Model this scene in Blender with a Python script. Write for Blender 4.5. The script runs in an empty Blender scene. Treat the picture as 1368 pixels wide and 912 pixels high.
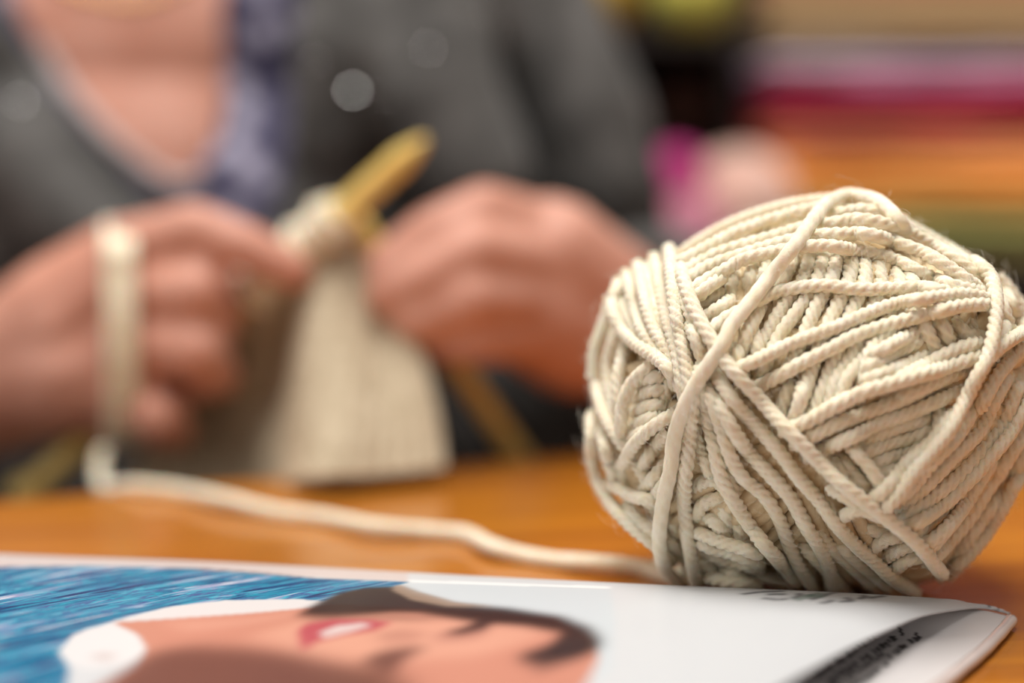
import bpy, bmesh, math, random
import numpy as np
from mathutils import Vector, Matrix
from mathutils.bvhtree import BVHTree
random.seed(7); rng = np.random.default_rng(7)
sc = bpy.context.scene
# ------------------------------------------------------------------ camera
F = 2400.0                      # focal length in pixels of a 1368 px wide frame
CAMZ = 0.1126
PITCH = math.atan((456 - 203) / F)
cd = bpy.data.cameras.new('camera'); cam = bpy.data.objects.new('camera', cd)
sc.collection.objects.link(cam); sc.camera = cam
cam.location = (0, 0, CAMZ); cam.rotation_euler = (math.pi / 2 - PITCH, 0, 0)
cd.sensor_width = 36; cd.lens = 36 * F / 1368; cd.clip_start = 0.01; cd.clip_end = 30
cd.dof.use_dof = True; cd.dof.focus_distance = 0.418
cd.dof.aperture_fstop = (cd.lens / 1000) / 0.0215
# ------------------------------------------------------------------ world and light
w = bpy.data.worlds.new('world'); sc.world = w; w.use_nodes = True
bg = w.node_tree.nodes['Background']; bg.inputs[0].default_value = (1.0, 0.92, 0.84, 1); bg.inputs[1].default_value = 0.34
def area(name, loc, target, size, power, col):
    l = bpy.data.lights.new(name, 'AREA'); l.shape = 'RECTANGLE'; l.size = size[0]; l.size_y = size[1]
    l.energy = power; l.color = col
    o = bpy.data.objects.new(name, l); sc.collection.objects.link(o); o.location = loc
    o.rotation_euler = (Vector(target) - Vector(loc)).to_track_quat('-Z', 'Y').to_euler(); return o
KEY = (-0.10, 0.48, 1.45)
area('ceiling_window_light', KEY, (0, 0.5, 0.05), (1.0, 0.8), 31, (1.0, 0.97, 0.92))
area('side_window_light', (-1.6, -0.4, 0.8), (0, 0.6, 0.1), (1.0, 0.8), 7, (1.0, 0.97, 0.94))
sc.view_settings.view_transform = 'Standard'; sc.view_settings.look = 'None'
sc.view_settings.gamma = 1; sc.view_settings.exposure = 0.0; sc.view_settings.use_curve_mapping = False

# ------------------------------------------------------------------ helpers
FW = Vector((0, math.cos(PITCH), -math.sin(PITCH))); UP = Vector((0, math.sin(PITCH), math.cos(PITCH))); RT = Vector((1, 0, 0))
CAM = Vector((0, 0, CAMZ))
def ray(px, py): return FW + RT * ((px - 684) / F) + UP * ((456 - py) / F)
def at(px, py, Y):              # point of that picture direction at world depth Y
    d = ray(px, py); return CAM + d * (Y / d.y)
def atz(px, py, z=0.0):         # point of that picture direction at height z
    d = ray(px, py); return CAM + d * ((z - CAMZ) / d.z)
def srgb(r, g, b):
    f = lambda c: (c / 255 / 12.92) if c / 255 <= 0.04045 else ((c / 255 + 0.055) / 1.055) ** 2.4
    return (f(r), f(g), f(b))
def mat(name, col, rough=0.6, noise=None, bump=None, spec=0.5, sheen=0, sss=0, coat=0, metal=0, stretch=None, sss_scale=0.004):
    m = bpy.data.materials.new(name); m.use_nodes = True; nt = m.node_tree; b = nt.nodes['Principled BSDF']
    b.inputs['Base Color'].default_value = (*col, 1); b.inputs['Roughness'].default_value = rough
    b.inputs['Specular IOR Level'].default_value = spec; b.inputs['Metallic'].default_value = metal
    b.inputs['Sheen Weight'].default_value = sheen; b.inputs['Sheen Roughness'].default_value = 0.5
    b.inputs['Coat Weight'].default_value = coat; b.inputs['Coat Roughness'].default_value = 0.08
    if sss:
        b.inputs['Subsurface Weight'].default_value = sss; b.inputs['Subsurface Radius'].default_value = (1, 0.4, 0.25)
        b.inputs['Subsurface Scale'].default_value = sss_scale
    tc = nt.nodes.new('ShaderNodeTexCoord'); mp = nt.nodes.new('ShaderNodeMapping')
    nt.links.new(tc.outputs['Object'], mp.inputs[0])
    if stretch: mp.inputs['Scale'].default_value = stretch
    if noise:
        sca, c2, lo, hi = noise
        n = nt.nodes.new('ShaderNodeTexNoise'); n.inputs['Scale'].default_value = sca; n.inputs['Detail'].default_value = 5
        nt.links.new(mp.outputs[0], n.inputs['Vector'])
        r = nt.nodes.new('ShaderNodeValToRGB'); r.color_ramp.elements[0].position = lo; r.color_ramp.elements[1].position = hi
        r.color_ramp.elements[0].color = (*col, 1); r.color_ramp.elements[1].color = (*c2, 1)
        nt.links.new(n.outputs[0], r.inputs[0]); nt.links.new(r.outputs[0], b.inputs['Base Color'])
    if bump:
        sca, st, dist = bump
        n = nt.nodes.new('ShaderNodeTexNoise'); n.inputs['Scale'].default_value = sca; n.inputs['Detail'].default_value = 4
        nt.links.new(mp.outputs[0], n.inputs['Vector'])
        bp = nt.nodes.new('ShaderNodeBump'); bp.inputs['Strength'].default_value = st; bp.inputs['Distance'].default_value = dist
        nt.links.new(n.outputs[0], bp.inputs['Height']); nt.links.new(bp.outputs[0], b.inputs['Normal'])
    return m
def mesh(name, verts, faces, m, parent=None, smooth=True):
    me = bpy.data.meshes.new(name)
    v = np.asarray(verts, dtype=np.float32).reshape(-1, 3)
    if isinstance(faces, np.ndarray):
        k = faces.shape[1]; n = len(faces)
        me.vertices.add(len(v)); me.vertices.foreach_set('co', v.ravel())
        me.loops.add(n * k); me.loops.foreach_set('vertex_index', faces.astype(np.int32).ravel())
        me.polygons.add(n); me.polygons.foreach_set('loop_start', np.arange(0, n * k, k, dtype=np.int32))
        me.polygons.foreach_set('loop_total', np.full(n, k, dtype=np.int32))
        me.update(calc_edges=True)
    else:
        me.from_pydata(v.tolist(), [], faces)
    me.polygons.foreach_set('use_smooth', [smooth] * len(me.polygons))
    if m: me.materials.append(m)
    return link(name, me, parent)
def link(name, data, parent=None):
    o = bpy.data.objects.new(name, data); sc.collection.objects.link(o)
    if parent is not None: o.parent = parent
    return o
def tag(o, label=None, cat=None, group=None, kind=None):
    if label: o['label'] = label
    if cat: o['category'] = cat
    if group: o['group'] = group
    if kind: o['kind'] = kind
    return o
def empty(name, loc=(0, 0, 0)):
    o = bpy.data.objects.new(name, None); sc.collection.objects.link(o); o.location = loc; o.empty_display_size = 0.02; return o
def part(name, verts, faces, m, root, smooth=True):      # world-space verts under an unrotated thing
    v = np.asarray(verts, dtype=float).reshape(-1, 3) - np.array(root.matrix_basis.translation)
    return mesh(name, v, faces, m, root, smooth)
def spline(pts, step):          # Catmull-Rom resampled at an even step
    P = np.asarray(pts, float)
    if len(P) < 3:
        n = max(2, int(np.linalg.norm(P[1] - P[0]) / step) + 1); t = np.linspace(0, 1, n)[:, None]; return P[0] * (1 - t) + P[1] * t
    Q = np.vstack([2 * P[0] - P[1], P, 2 * P[-1] - P[-2]]); out = []
    for i in range(1, len(Q) - 2):
        t = np.linspace(0, 1, 16, endpoint=False)[:, None]; a, b, c, d = Q[i - 1], Q[i], Q[i + 1], Q[i + 2]
        out.append(0.5 * (2 * b + (c - a) * t + (2 * a - 5 * b + 4 * c - d) * t ** 2 + (-a + 3 * b - 3 * c + d) * t ** 3))
    out = np.vstack(out + [P[-1:]]); s = np.r_[0, np.cumsum(np.linalg.norm(np.diff(out, axis=0), axis=1))]
    n = max(3, int(s[-1] / step) + 1); u = np.linspace(0, s[-1], n)
    return np.stack([np.interp(u, s, out[:, k]) for k in range(out.shape[1])], 1)
def rope(P, R, N=None, plies=4, pitch=0.0125, sides=16, depth=0.16, phase=0.0, taper=0.0):
    """twisted multi-ply yarn along polyline P; N = outward direction per point"""
    P = np.asarray(P, float); n = len(P); T = np.gradient(P, axis=0); T /= np.linalg.norm(T, axis=1)[:, None] + 1e-12
    if N is None: N = np.tile([0.03, 0.05, 1.0], (n, 1))
    N = N - T * np.sum(N * T, 1)[:, None]; N /= np.linalg.norm(N, axis=1)[:, None] + 1e-12
    B = np.cross(T, N); s = np.r_[0, np.cumsum(np.linalg.norm(np.diff(P, axis=0), axis=1))]
    th = np.arange(sides) / sides * 2 * math.pi
    ang = th[None, :] + 0 * s[:, None]
    ps_ = np.mod(ang + (2 * math.pi * s / pitch + phase)[:, None], 2 * math.pi / plies) - math.pi / plies
    sp_ = math.sin(math.pi / plies); dd_ = 1 / (1 + sp_); aa_ = sp_ / (1 + sp_)
    lob = dd_ * np.cos(ps_) + np.sqrt(np.maximum(aa_ ** 2 - (dd_ * np.sin(ps_)) ** 2, 0)) if depth else np.ones_like(ang)
    if depth: lob = 1 - (1 - lob) * min(1.0, depth * 3.0)
    rr = R * lob * (1 + 0.02 * np.sin(s * 500 + phase)[:, None])
    if taper:
        e = np.minimum(s, s[-1] - s); rr = rr * np.sqrt(np.clip(e / taper, 0.02, 1))[:, None]
    V = P[:, None, :] + (np.cos(ang) * rr)[..., None] * N[:, None, :] + (np.sin(ang) * rr)[..., None] * B[:, None, :]
    i = np.arange(n - 1)[:, None] * sides; j = np.arange(sides)[None, :]; j2 = (j + 1) % sides
    Fc = np.stack([i + j, i + j2, i + sides + j2, i + sides + j], -1).reshape(-1, 4)
    return V.reshape(-1, 3), Fc
def join(parts):
    vs, fs, k = [], [], 0
    for v, f in parts: vs.append(v); fs.append(f + k); k += len(v)
    return np.vstack(vs), np.vstack(fs)
def box(x0, x1, y0, y1, z0, z1):
    v = [(x, y, z) for x in (x0, x1) for y in (y0, y1) for z in (z0, z1)]
    return v, [(0, 1, 3, 2), (4, 6, 7, 5), (0, 4, 5, 1), (2, 3, 7, 6), (0, 2, 6, 4), (1, 5, 7, 3)]
def bevel(o, wd, seg=3):
    md = o.modifiers.new('bevel', 'BEVEL'); md.width = wd; md.segments = seg; md.limit_method = 'ANGLE'; return o

# ------------------------------------------------------------------ materials
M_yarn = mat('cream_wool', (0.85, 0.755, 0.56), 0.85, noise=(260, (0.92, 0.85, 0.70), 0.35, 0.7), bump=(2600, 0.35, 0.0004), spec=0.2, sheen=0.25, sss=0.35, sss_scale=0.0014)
M_yarn_shade = mat('cream_wool_shaded', (0.72, 0.56, 0.34), 0.9, noise=(260, (0.82, 0.68, 0.46), 0.35, 0.7), bump=(2600, 0.35, 0.0004), spec=0.2, sheen=0.1)  # darker, warmer copy of the wool; shade between windings put into its colour
M_fibre = mat('wool_fibre', (0.88, 0.84, 0.74), 0.9, spec=0.2)
M_knit_shade = mat('knitted_wool_shaded', (0.44, 0.36, 0.25), 0.9, noise=(200, (0.58, 0.49, 0.36), 0.35, 0.7), spec=0.1)  # same yarn as the ball, darkened so the colour carries the knitting's shade
M_skin = mat('skin', (0.55, 0.25, 0.175), 0.5, noise=(28, (0.67, 0.35, 0.27), 0.35, 0.7), sss=0.15, spec=0.35)
M_card = mat('grey_knit_cloth', (0.060, 0.058, 0.056), 0.95, noise=(35, (0.125, 0.121, 0.118), 0.4, 0.65), bump=(900, 0.5, 0.001), spec=0.15, sheen=0.12)
M_needle = mat('yellow_bamboo', (0.78, 0.52, 0.11), 0.35, noise=(60, (0.90, 0.70, 0.26), 0.3, 0.7), spec=0.5)
M_white = mat('white_lace', (0.50, 0.44, 0.44), 0.8)

# ------------------------------------------------------------------ table
EA = atz(0, 668); EB = atz(780, 606)                 # the table's far edge, seen between hands and ball
ed = Vector((EB.x - EA.x, EB.y - EA.y, 0)).normalized(); en = Vector((-ed.y, ed.x, 0))
def wood_material():
    m = bpy.data.materials.new('polished_orange_wood'); m.use_nodes = True; nt = m.node_tree; L = nt.links.new; b = nt.nodes['Principled BSDF']
    tc = nt.nodes.new('ShaderNodeTexCoord'); mp0 = nt.nodes.new('ShaderNodeMapping'); mp0.inputs['Rotation'].default_value = (0, 0, -0.2)
    mp = nt.nodes.new('ShaderNodeMapping'); mp.inputs['Scale'].default_value = (5, 60, 5)
    L(tc.outputs['Object'], mp0.inputs[0]); L(mp0.outputs[0], mp.inputs[0])
    n = nt.nodes.new('ShaderNodeTexNoise'); n.inputs['Scale'].default_value = 1.6; n.inputs['Detail'].default_value = 6; n.inputs['Distortion'].default_value = 0.6
    L(mp.outputs[0], n.inputs['Vector'])
    r = nt.nodes.new('ShaderNodeValToRGB'); r.color_ramp.elements[0].position = 0.3; r.color_ramp.elements[1].position = 0.72
    r.color_ramp.elements[0].color = (0.33, 0.10, 0.010, 1); r.color_ramp.elements[1].color = (0.56, 0.205, 0.014, 1)
    L(n.outputs[0], r.inputs[0]); L(r.outputs[0], b.inputs['Base Color'])
    b.inputs['Roughness'].default_value = 0.28; b.inputs['Specular IOR Level'].default_value = 0.4
    b.inputs['Coat Weight'].default_value = 0.4; b.inputs['Coat Roughness'].default_value = 0.05
    return m
M_wood = wood_material()
tb = empty('dining_table', (0, 0.3, -0.745))
def tab(a, b, z0, z1): # box in table axes: a along the edge, b outward from the edge (negative = toward camera)
    v = []
    for s in a:
        for t in b:
            for z in (z0, z1):
                p = EA + ed * s + en * t; v.append((p.x, p.y, z))
    return v, [(0, 1, 3, 2), (4, 6, 7, 5), (0, 4, 5, 1), (2, 3, 7, 6), (0, 2, 6, 4), (1, 5, 7, 3)]
v, f = tab((-0.75, 1.05), (-0.95, 0), -0.028, 0); bevel(part('tabletop', v, f, M_wood, tb, False), 0.003)
for s in (-0.70, 0.94):
    for t in (-0.90, -0.11):
        v, f = tab((s, s + 0.06), (t, t + 0.06), -0.745, -0.028); part('leg', v, f, M_wood, tb, False)
v, f = tab((-0.62, 0.92), (-0.09, -0.07), -0.11, -0.028); part('apron', v, f, M_wood, tb, False)
tag(tb, 'polished orange-brown wooden table under the yarn and magazine', 'table')
M_floor = mat('brown_floor', (0.12, 0.08, 0.05), 0.5)
tag(mesh('floor', *box(-2.2, 2.6, -1.6, 2.2, -0.80, -0.745), M_floor, None, False), kind='structure')
M_wall = mat('beige_wall', (0.42, 0.34, 0.26), 0.9)
tag(mesh('wall_back', *box(-2.2, 2.6, 1.75, 1.85, -0.745, 1.9), M_wall, None, False), kind='structure')

# ------------------------------------------------------------------ ball of yarn
BC = np.array(at(1088, 528, 0.452)); D = float(np.linalg.norm(BC - np.array(CAM)))
ax = (BC - np.array(CAM)) / D; lu = np.cross(ax, [0, 0, 1]); lu /= np.linalg.norm(lu); lv = np.cross(lu, ax)
YR = 0.00178
SIL = [(1390, 520), (1386, 440), (1362, 396), (1322, 356), (1280, 328), (1230, 303), (1190, 276), (1160, 263), (1125, 260), (1085, 265), (1040, 276), (985, 295), (935, 322), (890, 336),
       (850, 355), (822, 382), (803, 425), (790, 475), (786, 540), (786, 600), (800, 655), (830, 700), (868, 740), (900, 775), (960, 790), (1040, 795), (1130, 797), (1200, 797), (1262, 782), (1310, 730), (1355, 665), (1380, 600)]
sp = np.array(SIL, float) - (1088, 528); sphi = np.arctan2(-sp[:, 1], sp[:, 0]); sr = np.hypot(sp[:, 0], sp[:, 1]) - 7
o_ = np.argsort(sphi); sphi = sphi[o_]; sr = sr[o_]
sphi = np.r_[sphi - 2 * math.pi, sphi, sphi + 2 * math.pi]; sr = np.r_[sr, sr, sr]
def rsil(phi): return np.interp(phi, sphi, sr)
R0 = 0.0515
def shell(dirs):                 # radius of the lumpy ball along unit directions in its own axes
    phi = np.arctan2(dirs[..., 1], dirs[..., 0]); s2 = dirs[..., 0] ** 2 + dirs[..., 1] ** 2
    return R0 + (rsil(phi) * D / F * 0.985 - R0) * s2
CAMn = np.array(CAM); FWn, RTn, UPn = np.array(FW), np.array(RT), np.array(UP)
def on_ball(px, h):
    px = np.asarray(px, float); h = np.asarray(h, float)
    dx = px[:, 0] - 1088; dy = px[:, 1] - 528; rho = np.hypot(dx, dy) / rsil(np.arctan2(-dy, dx))
    d = FWn + RTn * ((px[:, :1] - 684) / F) + UPn * ((456 - px[:, 1:2]) / F)
    Rm = R0; q = (Rm + h) ** 2 - (np.minimum(rho, 1.2) * Rm) ** 2; q = np.sqrt(np.maximum(q, (0.004) ** 2))
    t = (D - q) / (d @ ax)
    return CAMn + d * t[:, None]
ball = empty('yarn_ball', tuple(BC - np.array([0, 0, BC[2]])))
tag(ball, 'large ball of thick twisted cream wool standing sharp on the table', 'yarn ball')
# (level, points) -- every winding that can be followed by eye on the near side
S = [
 (1, '1083,343 1072,375 1045,410 1020,455 1005,480'), (1, '1100,343 1090,378 1065,415 1040,450 1018,500'), (1, '1118,345 1110,375 1090,410 1075,445 1050,500'),
 (1, '1137,347 1133,378 1115,415 1100,450 1085,490 1070,540'), (1, '1155,350 1155,378 1140,410 1130,440 1115,480 1090,545 1075,580'), (1, '1172,355 1178,380 1165,410 1155,440 1137,475 1117,508 1104,560'),
 (1, '1195,362 1203,385 1192,415 1175,445 1155,475 1130,508 1120,545'), (1, '1213,368 1225,390 1215,420 1190,440 1166,462 1157,497 1146,535'),
 (1, '1055,516 1046,540 1038,565'), (1, '1072,520 1065,550 1055,575'), (0, '1085,520 1078,560 1090,590'),
 (1, '966,368 955,390 942,418'), (1, '984,364 977,385 977,405'), (1, '1010,352 1002,370 1000,388'), (1, '1030,345 1022,362 1018,380'), (1, '1060,345 1050,365 1040,385'),
 (1, '915,402 935,386 955,374 978,362'), (1, '922,418 945,402 962,392'), (1, '932,434 952,418 972,404'), (1, '912,388 930,374 950,364'), (1, '990,345 1015,338 1045,332'),
 (1, '1000,430 1010,455 1012,480'), (1, '1025,395 1005,430 990,470'), (1, '985,470 985,490 995,505'),
 (1, '1160,492 1185,477 1205,466 1232,452'), (1, '1160,507 1185,497 1210,487 1240,473'), (1, '1170,473 1195,458 1225,443'),
 (2, '1228,428 1240,445 1252,470'), (2, '1250,424 1262,440 1272,468'), (1, '1290,420 1298,440 1300,460'), (1, '1275,430 1290,445 1310,450'),
 (1, '1140,600 1156,590 1191,573 1221,564 1243,557'), (1, '1145,610 1170,599 1195,590 1221,584 1246,572'), (1, '1160,625 1180,614 1203,607 1225,600 1245,588'), (1, '1165,642 1185,630 1210,622 1235,605'),
 (2, '1252,545 1256,562 1254,580'), (2, '1138,598 1150,611 1162,625 1180,652'), (1, '1127,615 1137,631 1150,645 1162,658'), (1, '1118,622 1125,640 1140,660'),
 (1, '1115,655 1140,668 1160,680'), (1, '1125,690 1150,680 1175,690'), (0, '1150,700 1175,710 1200,712'), (1, '1160,735 1185,720 1205,715'), (1, '1175,750 1200,735 1222,725'), (1, '1190,765 1212,748 1235,742'),
 (2, '903,345 930,325 975,300 1030,280 1075,270 1110,266'), (2, '1128,266 1150,266 1172,274 1194,292 1225,308 1260,328 1297,350 1330,378'),
 (2, '905,358 940,334 990,313 1035,300 1070,291 1110,287 1150,280 1180,287 1205,300 1240,318 1275,338 1310,365'),
 (2, '907,370 938,348 985,330 1030,317 1070,305 1110,299 1140,293 1175,297 1208,308 1241,324 1274,344 1312,372'),
 (2, '910,382 938,360 980,344 1025,330 1060,320 1099,314 1140,312 1167,314 1197,324 1230,336 1263,354 1300,380'),
 (2, '918,392 940,376 965,362 990,348 1025,338 1072,330 1105,328 1136,333 1167,339 1197,347 1219,358 1246,371 1276,382 1305,388'),
 (2, '905,352 935,336 982,311 1030,294 1072,282 1100,277'), (1, '1120,278 1150,272 1178,280 1205,295'),
 (2, '930,398 945,384 962,372'),
 (3, '940,452 955,436 973,423 1000,410 1013,401 1033,391 1055,386 1083,382 1110,382 1142,386 1175,386 1208,384 1237,384 1262,389'),
 (3, '985,493 1019,477 1050,462 1081,450 1117,437 1156,420 1191,407 1222,401 1254,396 1287,393 1309,396 1328,402'),
 (3, '1005,521 1043,501 1073,484 1109,466 1139,450 1179,436 1222,424 1257,415 1287,408 1325,406'),
 (3, '1052,575 1087,558 1117,541 1156,523 1191,512 1222,503 1254,494 1285,483 1312,474'),
 (2, '1195,508 1222,495 1240,486 1260,475 1280,466 1310,457'), (2, '1066,592 1102,573 1139,558 1168,548 1205,534 1240,520'), (2, '1195,535 1225,522 1255,508 1290,494'),
 (3, '1080,609 1117,593 1150,578 1172,566 1200,557 1230,546 1254,535 1290,520'),
 (3, '837,368 846,405 857,440 879,468 894,492 902,515'), (3, '852,357 861,400 874,440 890,464 903,492 909,519'), (3, '874,346 883,390 892,430 903,464 909,497 914,530'),
 (3, '894,338 898,380 904,425 914,475 920,508 918,530'), (3, '825,382 817,410 830,440 848,458 868,472 885,484 898,500'), (2, '865,352 872,395 885,435 897,470'), (2, '828,375 833,405 845,432 862,455'),
 (2, '815,400 808,430 796,465 792,500'),
 (2, '905,395 918,435 930,468 945,490 960,512'), (2, '908,375 914,400 925,425 938,450'),
 (2, '806,436 793,475 797,518 808,556 830,591 850,617 876,664 890,690'), (1, '822,446 812,486 814,519 826,562'), (1, '836,462 825,508 826,550'), (2, '870,486 844,512 831,543 830,575'),
 (2, '907,548 874,569 846,595 833,620'), (2, '892,580 874,598 862,618'), (1, '898,505 888,530 884,552'), (1, '850,532 866,524 884,520'), (1, '850,550 866,543 884,541'), (1, '850,568 866,560 880,556'), (1, '850,510 866,505 884,503'),
 (1, '845,585 855,580 870,572'), (2, '898,612 880,630 864,650'), (2, '905,628 885,650 872,668'), (2, '818,648 846,663 874,668'), (1, '824,608 832,630 840,650'), (1, '808,600 815,625 825,640'), (1, '800,540 804,580 812,610'),
 (3, '790,560 790,607 799,644 819,677 846,705 874,727 898,748'), (2, '855,690 878,712 905,732'), (2, '840,680 860,700 885,715'), (2, '880,745 905,760 925,765'),
 (1, '900,690 905,720 915,750'), (1, '860,650 880,690 890,720'),
 (2, '930,652 942,642 957,642 968,652'), (2, '932,690 940,672 962,664'), (1, '966,675 970,695 973,712'), (1, '945,690 958,700 968,715'), (1, '985,700 992,720 1000,740'), (2, '940,735 960,745 985,752 1010,758'), (2, '935,750 955,762 990,768'), (2, '940,768 970,776 1010,780'), (2, '930,722 950,732 975,738 1010,750'), (1, '1000,765 1030,772 1060,780'),
 (3, '936,713 966,725 990,732 1012,740'),
 (3, '933,510 943,545 955,600 966,644 988,681 1010,714 1034,742 1066,778'), (3, '946,522 960,560 972,600 990,635 1021,662 1042,695 1055,730 1070,760 1090,788'), (2, '925,560 935,600 948,630'),
 (2, '938,535 950,575 962,615 980,655'), (3, '958,535 980,575 1000,604 1030,635 1057,666 1077,703 1096,732 1108,760 1112,792'),
 (4, '925,440 940,480 959,505 983,540 1014,573 1043,606 1066,637 1092,666 1112,694 1140,725 1167,749 1191,771 1222,792'), (2, '1085,706 1110,730 1140,757 1178,792'), (2, '1075,730 1100,755 1130,790'), (2, '1120,725 1150,752 1200,792'),
 (4, '910,362 922,400 942,440 970,484 1008,525 1043,565 1073,595 1097,620 1123,645 1158,672 1193,699 1228,729 1258,766'),
 (4, '1305,352 1322,366 1330,392 1330,427 1322,471 1305,504 1285,543 1270,572 1250,597 1221,630 1200,660 1180,682'),
 (3, '1345,505 1331,530 1309,575 1276,608 1243,643 1206,678'), (3, '1270,555 1245,590 1212,618 1186,650 1164,668'), (3, '1300,545 1280,580 1250,612 1222,645 1196,672'),
 (3, '1360,515 1340,565 1309,605 1276,640 1240,668 1206,694'), (3, '1375,530 1350,578 1320,615 1282,655 1245,686 1212,705'),
 (3, '1362,446 1338,462 1315,485 1298,515'), (3, '1375,462 1347,484 1327,512 1310,545'), (2, '1382,485 1355,510 1338,540'),
 (2, '1378,560 1352,605 1325,645 1297,690 1265,728 1240,752'), (2, '1372,600 1345,650 1312,695 1280,740 1255,770'), (2, '1330,610 1300,655 1270,700 1240,735'), (2, '1310,640 1282,685 1255,715 1232,728'), (2, '1385,540 1360,590 1335,632'),
 (2, '1275,660 1250,690 1222,712'), (2, '1360,640 1330,695 1300,735 1270,765'),
 (2, '1335,372 1352,392 1375,425 1388,460'), (2, '1345,395 1362,425 1375,455'), (2, '1335,400 1345,425 1352,450'), (2, '1340,440 1330,465 1325,490'),
 (5, '1205,300 1190,282 1172,268 1150,262 1128,261 1105,272 1083,298 1061,329 1028,370 1000,406 977,434 964,462 942,494 922,527 907,562 900,590 896,625 887,665 882,699 881,732 890,762 912,784'),
 (4, '935,495 925,540 921,590 916,630 914,660 916,694 921,732 930,778'),
]
allP = np.zeros((0, 3)); allH = np.zeros(0); allT = np.zeros((0, 3))
strands = []
for lvl, txt in sorted(S, key=lambda q: q[0]):
    pts = np.array([[float(a) for a in p.split(',')] for p in txt.split()])
    # tuck both ends under their neighbours
    d0 = pts[0] - pts[1]; d1 = pts[-1] - pts[-2]
    pts = np.vstack([pts[0] + d0 / np.linalg.norm(d0) * 5, pts, pts[-1] + d1 / np.linalg.norm(d1) * 5])
    q = spline(pts, 4.2); n = len(q)
    base = -0.0022 + 0.0006 * lvl; h = np.full(n, base)
    P = on_ball(q, h)
    if len(allP):
        T = np.gradient(P, axis=0); T /= np.linalg.norm(T, axis=1)[:, None]
        dr = P - CAMn; dr /= np.linalg.norm(dr, axis=1)[:, None]
        for i in range(n):
            df = allP - P[i]; df -= np.outer(df @ dr[i], dr[i]); d = np.linalg.norm(df, axis=1)
            ok = d < 2 * YR * 0.92
            if ok.any():
                par = np.abs(allT[ok] @ T[i])            # running alongside: settle beside, not on top
                lift = np.sqrt((2 * YR * 0.92) ** 2 - d[ok] ** 2) * 0.80 * np.clip((1.0 - par) * 9, 0.12, 1)
                h[i] = max(h[i], np.max(allH[ok] + lift))
    h = np.minimum(h, base + 0.0068)
    k = np.exp(-np.linspace(-2, 2, 9) ** 2); k /= k.sum()
    mx = np.array([h[max(0, i - 2):i + 3].max() for i in range(n)])
    h = np.convolve(np.pad(mx, 4, 'edge'), k, 'valid')
    if lvl >= 4:
        k2 = np.hanning(19); k2 /= k2.sum(); h = np.convolve(np.pad(h, 9, 'edge'), k2, 'valid') + 0.0004
    e = np.arange(n) * 4.2; e = np.minimum(e, e[::-1]); h = h - 0.0030 * np.clip(1 - e / 14, 0, 1) ** 1.5
    P = on_ball(q, h)
    for _ in range(2): P[1:-1] = (P[:-2] + 2 * P[1:-1] + P[2:]) / 4
    N = P - BC; T = np.gradient(P, axis=0); T /= np.linalg.norm(T, axis=1)[:, None]
    allP = np.vstack([allP, P]); allH = np.r_[allH, h]; allT = np.vstack([allT, T])
    ln = np.linalg.norm(np.diff(P, axis=0), axis=1).sum(); Pf = spline(P[::2] if n > 6 else P, 0.00062)
    strands.append((Pf, lvl))
for Pf, lvl in strands:
    tw = rng.uniform(0.88, 1.12); sm = lvl >= 5
    V, Fc = rope(Pf, YR * rng.uniform(0.96, 1.06), Pf - BC, pitch=0.0094 * tw * (1.8 if sm else 1), depth=0.08 if sm else 0.27, phase=rng.uniform(0, 6), sides=24)
    part('strand', V, Fc, M_yarn, ball)
# inner windings all round: bundles of parallel loops
bund = []
NB = 30
for bi in range(NB):
    nrm = rng.normal(size=3); nrm /= np.linalg.norm(nrm)
    a = np.cross(nrm, [0.3, 0.2, 0.9]); a /= np.linalg.norm(a); b = np.cross(nrm, a)
    lev = -0.0102 + 0.0058 * bi / (NB - 1); nl = rng.integers(5, 8)
    tilt = rng.uniform(-0.02, 0.02)
    for k in range(nl):
        off = (k - nl / 2) * 0.0036 / R0 + rng.uniform(-0.003, 0.003) + (rng.uniform(-0.25, 0.25) if k == 0 else 0)
        t = np.linspace(0, 2 * math.pi, 260)
        dr = np.cos(t)[:, None] * a + np.sin(t)[:, None] * b + (off + tilt * k * np.sin(t))[:, None] * nrm
        dr /= np.linalg.norm(dr, axis=1)[:, None]
        back = np.clip((dr[:, 2] * -1 + 0.05) / 0.35, 0, 1) if False else np.clip((0.02 - dr[:, 2]) / 0.3, 0, 1)
        r = shell(dr) + lev + 0.0060 * back
        P = BC + (dr[:, 0] * r)[:, None] * lu + (dr[:, 1] * r)[:, None] * lv - (dr[:, 2] * r)[:, None] * ax
        bund.append(rope(P, YR, P - BC, sides=12, depth=0.2, plies=4, pitch=0.013, phase=rng.uniform(0, 6)))
V, Fc = join(bund); o = part('inner_windings', V, Fc, M_yarn_shade, ball); tag(o, kind='stuff')
bm = bmesh.new(); bmesh.ops.create_icosphere(bm, subdivisions=4, radius=1.0)
vv = np.array([v.co[:] for v in bm.verts]); ff = np.array([[q.index for q in f_.verts] for f_ in bm.faces]); bm.free()
r = (shell(vv) - 0.0115)[:, None]
core = BC + vv[:, :1] * r * lu + vv[:, 1:2] * r * lv - vv[:, 2:] * r * ax
part('core', core, ff, M_yarn_shade, ball)
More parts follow.
